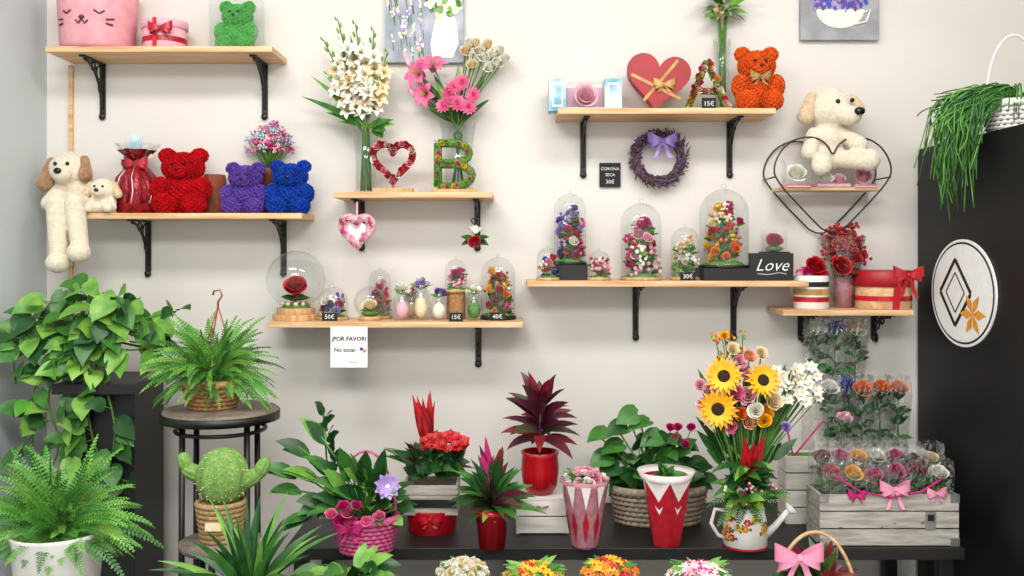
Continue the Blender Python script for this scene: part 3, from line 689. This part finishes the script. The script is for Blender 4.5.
b.done(.0008)
b=on('rose_crate',881,TZ,.415); W=136; CH=17
for k in range(3):
    for y in (-20,20): b.box((0,y,8.5+k*CH),(W,3,15.5),greyw)
    for x in (-W/2+1.5,W/2-1.5): b.box((x,0,8.5+k*CH),(3,38,15.5),greyw)
b.box((0,0,2),(W-4,38,3),greyw); b.box((0,0,20),(W-6,36,2),moss)
for x in (-W/2+4,W/2-4):
    for zz in (4,47): b.box((x,-22,zz),(9,1,8),steel)
b.box((W/2-28,-22,25),(10,1.2,18),steel); b.box((W/2-28,-22.8,28),(6,1,6),blackm)
for i,m in enumerate((dred,hot,yel,wht,hot,dred,cream)): sleeve(b,(-56+i*18.3,10,4),17,22,92+U(-3,4),m,9)
for i,m in enumerate((red,yel,hot,hot,dred,wht)): sleeve(b,(-53+i*21.3,-8,4),19,24,78+U(-3,4),m,10)
b.bow((5,-22,56),15,pinkrib,1.3); b.bow((-32,-22,50),9,hot,.8); b.bow((46,-22,52),10,pinkrib,.8)
b.tube([(-55,-18,70),(-30,-24,54),(0,-24,48),(30,-24,54),(55,-18,66)],1,hot)
b.done(.0008)

# ---------------------------------------------------------------- sunflowers in watering can
b=tab('sunflower_watering_can',745,545)
b.lathe([(.01,0),(20,0),(22,2),(21,26),(18,40),(16.5,40),(19,24),(19,4),(.01,3)],(0,0,0),white,32)
b.lathe([(22.3,0),(22.3,2)],(0,0,0),red)
for i in range(16):
    a=-pi*U(0,1); zz=U(8,32); rr=21.9-(zz/38)**2*3; m=random.choice((red,hot,yel,red,orange)); c=Vector((rr*cos(a),rr*sin(a),zz)); t_=Vector((-sin(a),cos(a),0))
    for j in range(6): an=j*pi/3; b.ell(c+t_*2.4*cos(an)+Vector((0,0,2.4*sin(an))),1.5,m,6,4)
    b.ell(c*1.01,1.4,yel if m!=yel else red,6,4); b.ell(c+t_*5,1.4,green,6,4); b.ell(c-t_*4.4+Vector((0,0,-3)),1.4,green,6,4)
b.tube([(18,0,8),(30,-2,20),(42,-4,36)],[4.5,3.2,2.6],white,10); b.lathe([(2,0),(8,6),(.1,7.5)],(41,-4,34),white,16,rot=rotto((1,0,1)))
b.tube([(-18,0,34),(-30,0,36),(-34,0,22),(-27,0,10),(-19,0,7)],2,white,8)
base=Vector((0,0,36))
def sunf(x,y,r,dd):
    q=b.p(x,y,-18); stemto(b,q+Vector((0,3,0)),base,stemg,1.2); b.bloom(q,r,yel,dd,17,.12,.3,None,.35,rows=2,droop=.05)
    Mx=rotto(dd); b.ell(q+Mx@Vector((0,0,1)),(r*.44,r*.44,r*.16),brown,18,8,rot=Mx)
sunf(720,374,17,(-.3,-1,.25)); sunf(714,406,18,(-.2,-1,.05)); sunf(758,378,16,(.1,-1,.3))
for x,y,m,r in ((742,372,lpink,9),(745,394,lpink,10),(733,392,pink,9),(770,400,cream,10),(764,410,yel,8),(706,388,lpink,8),(752,408,wht,9),(738,412,orange,8),(730,348,cream,7),(745,355,peach,8),(698,384,lpink,7),(782,425,lilac,6),(722,335,yel,5),(760,418,yel,8),(736,360,lpink,8),(700,402,lpink,7),(746,420,peach,8),(728,424,pink,7),(757,352,cream,7)):
    q=b.p(x,y,-12+U(-4,4)); stemto(b,q,base); b.rose(q,r,m,(U(-.4,.4),-1,.3),n=44,freq=random.choice((1.25,3.1)))
for i in range(50):
    q=b.p(U(775,822),U(366,402),U(-8,6)); stemto(b,q,Vector((0,0,60)),stemg,.5); b.bloom(q,U(5,8),wht,(U(-.6,.6),-1,.5),6,.4,.7,yel,.2)
for i in range(16):
    q=b.p(U(712,750),U(332,360),U(-6,6)); stemto(b,q,base,stemg,.5)
    for j in range(5): b.ball(q+Vector((U(-4,4),U(-3,3),U(-4,4))),1.6,random.choice((yel,orange,red,lgreen)))
for i in range(60):
    q=b.p(U(700,795),U(365,450),U(-4,14)); v=q-Vector((0,0,50)); b.leaf(Vector((0,0,50)).lerp(q,.6),v,v.length*.42,10,random.choice((green,dgreen,dgreen)),.3)
for i in range(14): b.leaf((0,-8,66),(U(-.35,.35),-.3,1),U(26,54),12,random.choice((red,dred,red)),.15)
for i in range(80):
    x=(i%2*2-1)*U(.2,1); b.leaf((U(-4,4),U(-10,6),U(38,84)),(x,U(-1,.3),U(-.1,1)),U(20,40),U(8,13),random.choice((green,dgreen,dgreen,lgreen)),.9)
for i in range(26):
    q=b.p(U(722,772),U(482,504),U(-22,-8))
    for j in range(4): b.ball(q+Vector((U(-3,3),0,U(-3,3))),1.7,random.choice((wht,wht,hot,yel)))
for i in range(20): b.frond((0,-3,44),(U(-1,1),-.6,U(.0,.9)),U(34,56),12,random.choice((lgreen,dgreen,green)),.9,14)
b.done()

# ---------------------------------------------------------------- table plants
b=tab('wrapped_greenery_pot',666,544)
b.lathe([(.01,0),(14,0),(15,3),(26,68),(24,68),(14,5),(.01,4)],(0,0,0),wrapr,6,rot=Matrix.Rotation(.52,3,'Z'),smooth=False)
for a in range(6):
    an=.52+a*pi/3; an2=an+pi/3
    def q(t,zz): 
        r=(15+(26-15)*(zz-3)/65)*1.012; v=Vector((cos(an),sin(an),0)).lerp(Vector((cos(an2),sin(an2),0)),t)*r; return (v.x,v.y,zz)
    b.add([q(0,67),q(.5,46),q(1,67)],[(0,1,2)],wrapw,False); b.add([q(.3,42),q(.5,33),q(.7,42),q(.5,38)],[(0,1,2,3)],wrapw,False)
b.lathe([(25,66),(29,74),(24,68)],(0,0,0),wrapw,24,wob=.06,wn=12)
for i in range(26): b.leaf((0,0,64),dirs(.1,1.3,i*7,26),U(14,24),9,random.choice((green,lgreen,dgreen)),.9)
b.done()
b=tab('wrapped_pink_flower_pot',585,546)
b.lathe([(.01,0),(13,0),(14,3),(23,62),(25,68),(21,64),(13,5),(.01,4)],(0,0,0),wrapp,24,wob=.03,wn=8)
for a in range(5):
    an=-2.9+a*.65; b.add([((14+10*t)*1.04*cos(an+k),(14+10*t)*1.04*sin(an+k),4+60*t) for t,k in ((.62,0),(1,-.2),(1,.2))],[(0,1,2)],wrapw,False)
    b.add([((14+10*t)*1.04*cos(an+k),(14+10*t)*1.04*sin(an+k),4+60*t) for t,k in ((.05,0),(.35,.18),(.6,0),(.35,-.18))],[(0,1,2,3)],wrapr,False)
for i in range(40): v=dirs(.2,1.5,i*7,40); b.rose(Vector((v.x*21,v.y*18,62+v.z*13)),5,random.choice((lpink,pink,lpink,wht)),v,n=26,freq=3.1)
for i in range(18): b.leaf((0,0,60),dirs(.2,.8,i,18),27,9,green)
b.done()
b=tab('green_plant_basket',658,522); b.basket((0,0,0),40,46,34,wickg,7,70,.55)
for i in range(95):
    v=dirs(.1,1.45,i*7,95); L=U(20,66); q=Vector((v.x*54*U(.5,1),v.y*18,30+v.z*L)); b.tube([(q.x*.5,0,30),q],.6,stemg,4)
    b.leaf(q,(v.x+U(-.4,.4),-.4+U(-.3,.2),U(-.2,.6)),U(14,23),U(11,17),random.choice((green,dgreen,dgreen,green)),.6,'heart')
for x,y in ((600,436),(614,448),(640,425),(628,418),(602,460),(652,440),(610,470),(618,430)):
    q=b.p(x,y,-10); b.tube([(0,0,30),q],.9,stemg); b.leaf(q+Vector((8,0,6)),(-.8,-.3,-.1),26,22,random.choice((green,dgreen)),.6,'heart',roll=.3)
for i in range(7): q=b.p(U(666,690),U(425,450),-10); b.rose(q,5.5,hot,n=26); b.tube([(10,0,30),q],.5,stemg,4)
b.done()
b=tab('white_wooden_box',542,529)
for k in range(2): b.box((0,-17,9+k*17),(52,3,15.5),whitew); b.box((0,17,9+k*17),(52,3,15.5),whitew)
for x in (-24.5,24.5): b.box((x,0,17),(3,34,34),whitew)
b.box((0,0,34.5),(53,37,3),whitew); b.tube([(-6,-19,28),(0,-21,27),(6,-19,28)],1,rope); bz=TZ+36*b.u; by=-b.o[1]; b.done(.0008)
b=on('cordyline_in_pot',540,bz,by)
b.lathe([(.01,0),(12,0),(17,8),(19,24),(18,38),(19.5,42),(17,42),(16,36),(.01,36)],(0,0,0),redpot,32); b.lathe([(.01,37),(16,37)],(0,0,0),soil)
b.tube([(0,0,36),(0,0,88)],1.6,bur)
for i in range(44):
    t=i/43; v=dirs(.05+.9*t,.5+.9*t,i*13,44); b.leaf((0,0,52+38*t),v,U(38,54)*(1-.25*t),U(9,13),random.choice((bur,bur,burg2,dred,bur)),1.0-.5*t)
b.done()
b=tab('bromeliad_in_pot',492,547); gpot(b,(0,0,0),13,16.5,39,redpot)
for i in range(54):
    t=i/53; v=dirs(.1+1.0*t,.5+1.0*t,i*11,54); b.leaf((0,0,38+8*t),v,U(40,60)*(1-.1*t),10,random.choice((dgreen,bur,burg2,green,dgreen)),.8)
for i in range(16): b.leaf((0,-2,60),(U(-.3,.3),U(-.3,.1),1),U(24,52),8,random.choice((hot,bur,dred,hot)),.2)
for i in range(14): b.leaf((0,0,38),dirs(-.1,.3,i,14),U(20,36),9,random.choice((green,lgreen)),1.2)
b.done()
b=tab('kalanchoe_crate',432,529)
b.lathe([(.01,0),(24,0),(26,22),(.01,22)],(0,0,0),redpot)
for k in range(3): b.box((0,-20,24+k*10),(54,2.5,9),greyw); b.box((0,18,24+k*10),(54,2.5,9),greyw); b.box((-26,-1,24+k*10),(2.5,40,9),greyw); b.box((26,-1,24+k*10),(2.5,40,9),greyw)
b.box((0,-22,31),(52,.8,8),blackm); b.bow((0,-24,16),12,redrib,.7)
for i in range(70): b.leaf((U(-22,22),U(-14,8),U(54,74)),dirs(.1,1.1,i*7,70),U(15,25),U(11,15),random.choice((dgreen,green,dgreen)),.5,'heart')
for i in range(120):
    a=R()*6.3; r=math.sqrt(R()); q=Vector((14+22*r*cos(a),-16+10*r*sin(a),88+11*(1-r)+U(-4,4))); b.bloom(q,4.2,red,(U(-.4,.4),-.7,.7),5,.3,.85,orange,.14)
for i in range(24): b.leaf((-4,0,76),(U(-.3,.2),U(-.2,.2),1),U(34,66),9,random.choice((red,dred,red)),.1,'lance')
for i in range(30): b.leaf((-6,0,56),dirs(.4,1.2,i*5,30),U(34,52),8,random.choice((green,bur,dgreen)),.7)
b.done(.0004)
b=tab('pink_flower_basket',366,551); b.basket((0,0,0),24,32,34,wickp,8,48,.8)
b.tube([(30*cos(pi*i/14),0,34+66*sin(pi*i/14)) for i in range(15)],1.3,wickp)
b.bow((-12,-26,30),13,hot,1.0)
for i in range(75):
    v=dirs(.0,1.4,i*11,75); q=Vector((v.x*U(14,40),v.y*18,34+v.z*U(10,50))); b.tube([(0,0,30),q],.5,stemg,4); b.leaf(q,v+Vector((0,-.3,0)),U(15,24),U(9,13),random.choice((green,dgreen,lgreen)),.7)
for x,y in ((283,470),(287,488),(300,446),(318,430),(322,462),(335,480),(312,500),(345,462),(362,462),(330,498),(352,485),(297,515),(372,478),(306,470),(386,465)):
    q=b.p(x,y,-4); v=q-Vector((0,0,34)); b.tube([(0,0,32),Vector((0,0,34)).lerp(q,.6)+Vector((0,0,6)),q],1,stemg,5)
    for j in range(2): b.leaf(q-v.normalized()*16,(v.x+U(-14,14),-16,v.z+U(-14,24)),U(26,40),U(12,17),random.choice((green,dgreen,lgreen)),.8)
b.bloom(b.p(390,482,-18),13,lilac,(.1,-1,.3),9,.3,.6,wht,.18,rows=2)
for x,y in ((352,506),(345,513),(360,500),(383,510),(370,515),(336,508),(356,516),(348,500)): b.rose(b.p(x,y,-26),7,random.choice((hot,hot,pink)),n=36,freq=3.1)
q=b.p(322,412,6); b.tube([(-4,4,34),(-40,4,90),q],1,dgreen)
for i in range(16): b.leaf(Vector((-30,4,80)).lerp(q,i/15),(U(-1,1),-.4,.7),15,10,dgreen,.4)
b.done()

# ---------------------------------------------------------------- bench-level flowers
def lowpot(name,px,py,r,pal,potm,ct=None,freq=3.1):
    d=.78; zb=.33; b=on(name,px,zb,d); top=b.py-py
    gpot(b,(0,0,0),r*.6,r*.8,top-12,potm)
    for i in range(110):
        t=(i+.5)/110; a=i*2.4; rr=r*math.sqrt(t); q=Vector((rr*cos(a),rr*sin(a),top-r*.35*t-3+U(-2,2))); m=random.choice(pal)
        v=Vector((cos(a)*t,sin(a)*t-.3,.9))
        if ct: b.bloom(q,5.5,m,v,7,.3,.5,ct,.3)
        else: b.rose(q,4.5,m,v,n=26,freq=freq)
    for i in range(30): b.leaf((0,0,top-14),dirs(.1,.7,i,30),r*1.15,8,random.choice((green,lgreen)),.5)
    b.done()
lowpot('white_flower_pot',463,560,24,[wht,wht,cream],white); lowpot('yellow_flower_pot',534,563,30,[yel,lgreen,red,yel],tealm,red)
lowpot('orange_flower_pot',610,559,26,[yel,orange,red],terra,brown); lowpot('pink_white_flower_pot',700,563,30,[wht,lpink,wht,hot],white,hot)
b=on('bow_basket',815,.33,.8); b.basket((0,0,0),38,46,60,wick,9,60,.8); top=b.py-532
b.tube([(43*cos(pi*i/20),0,60+(top-60)*sin(pi*i/20)) for i in range(21)],2,pine); b.bow(b.p(790,548,-30),24,pinkrib,1.0)
for i in range(70): b.leaf((U(-12,12),U(-10,10),96),dirs(.3,1.4,i*7,70),U(26,48),11,random.choice((bur,dred,green,bur)),.5)
for i in range(14): b.tube([(U(-20,20),U(-10,10),56),(U(-14,14),U(-8,8),100)],1,stemg,4)
b.done()

# ---------------------------------------------------------------- left side plants
def smoothc2(p,k=2):
    p=[Vector(q) for q in p]
    for _ in range(k):
        o=[p[0]]
        for i in range(len(p)-1): a=p[i];c=p[i+1]; o+=[a.lerp(c,.25),a.lerp(c,.75)]
        p=o+[p[-1]]
    return p
b=B('tall_plant_stand',X(112,.25),-.24,0)
hh=Z(378,.25); b.box((0,0,hh-.015),(.24,.3,.03),blackw)
b.box((0,.02,(hh-.03)/2),(.21,.24,hh-.03),blackw); b.done(.002)
b=on('potted_pothos',92,hh,.27); gpot(b,(-6,0,0),20,27,40,white)
pal_p=(yg,yg,lgreen,green,green,dgreen)
def vine(pts,n,sz=1.0):
    P=smoothc2(pts); b.tube(P,1.0,stemg,5)
    for i in range(n):
        t=i/max(1,n-1); k=min(len(P)-2,int(t*(len(P)-1))); q=P[k]
        v=Vector((U(-1,1),U(-.8,-.1),U(-.9,.4))); L=U(16,27)*sz; q2=q+v*9; b.tube([q,q2],.5,stemg,4); b.leaf(q2,v,L,L*.78,random.choice(pal_p),.7,'heart',roll=U(-.5,.5))
for i in range(105):
    x=U(-74,70); q0=1-abs(x)/105; zz=30+U(0,76)*q0; q=Vector((x,U(-36,18),zz)); b.tube([(x*.2,0,36),Vector((x*.5,q.y*.5,zz*.8+12)),q],.6,stemg,4)
    b.leaf(q,(U(-1,1)+x/60,-.5,U(-.8,.5)),U(18,31),U(15,24),random.choice(pal_p),.8,'heart',roll=U(-.5,.5))
o=Vector((0,-18,40))
for path,n in (([(60,360),(45,390),(50,420),(48,445)],12),([(95,365),(100,400),(105,440),(120,470),(140,475)],20),([(75,370),(80,410),(88,450),(95,480),(120,500)],20),([(50,340),(28,320),(25,350),(30,380)],10),([(110,365),(125,400),(130,430),(118,460)],14),([(66,365),(62,400),(75,440),(62,470)],14),([(120,330),(160,315),(185,310)],9),([(140,350),(165,340),(180,355)],7),([(85,370),(92,400),(96,430),(100,455)],12)):
    vine([o]+[b.p(x,y,-26+U(-8,4)) for x,y in path],n)
b.done()
zt=Z(408,.42)
b=B('round_stool',X(221,.42),-.42,0)
b.lathe([(.001,zt-.03),(.15,zt-.03),(.163,zt-.025),(.163,zt-.004),(.158,zt),(.001,zt)],(0,0,0),stonetop,48); b.lathe([(.16,zt-.032),(.167,zt-.032),(.167,zt-.008),(.163,zt-.008)],(0,0,0),blackm,48)
for a in range(4):
    an=a*pi/2+pi/4+.1; b.tube([(.125*cos(an),.125*sin(an),zt-.03),(.13*cos(an),.13*sin(an),0)],.009,blackm,8)
b.tube([(.126*cos(2*pi*i/30),.126*sin(2*pi*i/30),zt-.06) for i in range(30)],.006,blackm,6,True); b.tube([(.129*cos(2*pi*i/30),.129*sin(2*pi*i/30),.15) for i in range(30)],.006,blackm,6,True); b.done()
b=on('hanging_fern_basket',213,zt,.42); b.basket((0,0,0),21,28,26,wick,6,44)
for i in range(260):
    v=dirs(.25,1.4,i*7,260)
    b.frond((U(-10,10),U(-10,10),26),v,U(44,82)*(.7 if (v.y<-.6 and v.z<.6) else 1),10,random.choice((ferng,green,ferng,lgreen)),1.5,24)
tp=b.p(218,306)
for a in range(3): b.tube([(26*cos(a*2.1+.5),26*sin(a*2.1+.5),26),tp],.8,copper,5)
b.tube([tp,tp+Vector((0,0,4)),tp+Vector((4,0,10)),tp+Vector((2,0,16)),tp+Vector((-4,0,15)),tp+Vector((-5,0,11))],1.1,copper); b.done()
z2=Z(540,.68)
b=B('low_stool',X(221,.68),-.68,0); b.lathe([(.001,z2-.02),(.1,z2-.02),(.105,z2-.015),(.105,z2),(.001,z2)],(0,0,0),stonetop,40)
for a in range(3): an=a*2.094+.5; b.tube([(.07*cos(an),.07*sin(an),z2-.02),(.09*cos(an),.09*sin(an),0)],.009,blackm)
b.done()
b=on('knitted_cactus',221,z2,.68)
for k in range(8): b.tube([((18+k*.7)*cos(2*pi*i/36),(18+k*.7)*sin(2*pi*i/36),2.7+k*5) for i in range(36)],2.9,rope,8,True)
b.lathe([(.01,2),(20,2),(22,38),(.01,38)],(0,0,0),rope); b.box((0,-25,20),(16,.8,8),cream)
def rib(c,rx,rz,rot=None,nr=9):
    c=Vector(c); vs=[];fs=[];seg=nr*6;rings=16
    for k in range(rings+1):
        ph=pi*k/rings
        for i in range(seg):
            a=2*pi*i/seg; w=1+.05*cos(a*nr); v=Vector((rx*sin(ph)**.85*cos(a)*w,rx*sin(ph)**.85*sin(a)*w,-rz*cos(ph)))
            if rot is not None: v=rot@v
            vs.append(v+c)
    for k in range(rings):
        for i in range(seg): j=(i+1)%seg; fs.append((k*seg+i,k*seg+j,(k+1)*seg+j,(k+1)*seg+i))
    b.add(vs,fs,knit)
rib((2,0,64),25,28); rib((-28,0,68),8,13,Matrix.Rotation(-1.1,3,'Y')); rib((-36,0,78),7,10,Matrix.Rotation(-.35,3,'Y')); rib((30,0,62),8,14,Matrix.Rotation(1.0,3,'Y')); rib((41,0,72),7,12,Matrix.Rotation(.5,3,'Y'))
for i in range(50):
    a=U(pi,2*pi); ph=U(.3,2.4); q=Vector((2+25.5*sin(ph)*cos(a),25.5*sin(ph)*sin(a),64-28*cos(pi-ph))); b.tube([q,q+Vector((cos(a),sin(a),U(-.3,.3)))*3],.4,cream,4)
b.done()
z3=.55
b=B('plant_stool',X(62,.9),-.9,0); b.cyl((0,0,z3-.03),.16,.03,blackw)
for a in range(4): an=a*pi/2+.7; b.tube([(.11*cos(an),.11*sin(an),z3-.03),(.14*cos(an),.14*sin(an),0)],.011,blackm)
b.done()
b=on('potted_fern',58,z3,.9); hh3=b.py-530; b.lathe([(.01,0),(34,0),(37,3),(44,hh3-4),(46,hh3),(43,hh3),(40,hh3*.8),(.01,hh3*.8)],(0,0,0),white,40)
for i in range(220):
    v=dirs(.15,1.4,i*7,220)
    b.frond((U(-14,14),U(-12,12),hh3-6),v,U(56,104)*(.62 if (v.y<-.4 and v.z<.75) else 1),16,random.choice((ferng,ferng,lgreen,green)),1.35,24)
b.done()
b=on('dracaena_planter',250,0,1.02); tp=b.py-600; gpot(b,(0,0,0),34,46,tp,blackm)
for i in range(64):
    v=dirs(.25,1.45,i*7,64); b.leaf((U(-4,4),U(-4,4),tp-4),v,U(60,115),U(8,11),random.choice((green,dgreen,dgreen,lgreen)),.8,'strap',9,.35)
b.done()
b=on('leafy_floor_plant',352,0,.85); tp=b.py-604; gpot(b,(0,0,0),34,42,tp,terra)
for i in range(80):
    v=dirs(.2,1.4,i*7,80); q=Vector((v.x*50,v.y*30,tp+v.z*U(16,40))); b.tube([(0,0,tp-8),q],.9,stemg,4); b.leaf(q,(v.x,v.y-.4,.2),U(20,34),U(12,18),random.choice((green,dgreen,lgreen)),.7)
b.done()

# ---------------------------------------------------------------- trailing plant on cabinet
b=on('trailing_rhipsalis',1014,ch,.42); b.basket((0,0,0),22,28,30,white,7,50)
b.tube([(28*cos(pi*i/20),0,30+70*sin(pi*i/20)) for i in range(21)],1.3,white)
for i in range(420):
    a=U(0,2*pi); v=Vector((cos(a),sin(a)*.8,0)); left=R()<.75; xx=-abs(v.x)-.1 if left else v.x
    r1=U(34,72); L=U(0,105)*R()**.5; p0=Vector((xx*12,v.y*12,28)); p1=Vector((xx*30,v.y*22,U(34,52)))
    if left: p2=Vector((-r1,v.y*30,U(10,44))); p3=p2+Vector((U(-16,8),U(-6,6),-L*.5)); p4=p3+Vector((U(-10,12),U(-6,6),-L*.5)); p3.x=min(p3.x,-47); p4.x=min(p4.x,-47)
    else: p2=Vector((xx*34,v.y*30,U(36,50))); p3=p2+Vector((xx*8,v.y*6,-8)); p4=p3+Vector((xx*4,v.y*3,-U(2,20)))
    b.tube(smoothc2([p0,p1,p2,p3,p4],1),.65,random.choice((ferng,green,green,dgreen)),4)
b.done()

# ---------------------------------------------------------------- camera, light
cam=bpy.data.cameras.new('camera'); co=bpy.data.objects.new('camera',cam); sc.collection.objects.link(co)
co.location=(0,-DC,CZ); co.rotation_euler=(pi/2,0,0); cam.lens=F/1024*36; cam.sensor_width=36; cam.shift_y=-(288-HZ)/1024; cam.clip_start=.05
sc.camera=co
def area(n,loc,rot,sx,sy,e,c=(1,.97,.93)):
    l=bpy.data.lights.new(n,'AREA'); l.shape='RECTANGLE'; l.size=sx; l.size_y=sy; l.energy=e; l.color=c
    o=bpy.data.objects.new(n,l); sc.collection.objects.link(o); o.location=loc; o.rotation_euler=rot
area('ceiling_light_a',(-.8,-1.7,2.85),(math.radians(14),0,0),1.0,.35,24); area('ceiling_light_b',(.7,-1.7,2.85),(math.radians(14),0,0),1.0,.35,24)
area('ceiling_light_c',(0,-3.6,2.85),(math.radians(30),0,0),2.2,.8,105,(1,.985,.96))
w=bpy.data.worlds.new('world'); sc.world=w; w.use_nodes=True; w.node_tree.nodes['Background'].inputs[0].default_value=(.95,.97,1,1); w.node_tree.nodes['Background'].inputs[1].default_value=1.1
sc.view_settings.view_transform='Standard'; sc.view_settings.look='None'; sc.view_settings.exposure=0
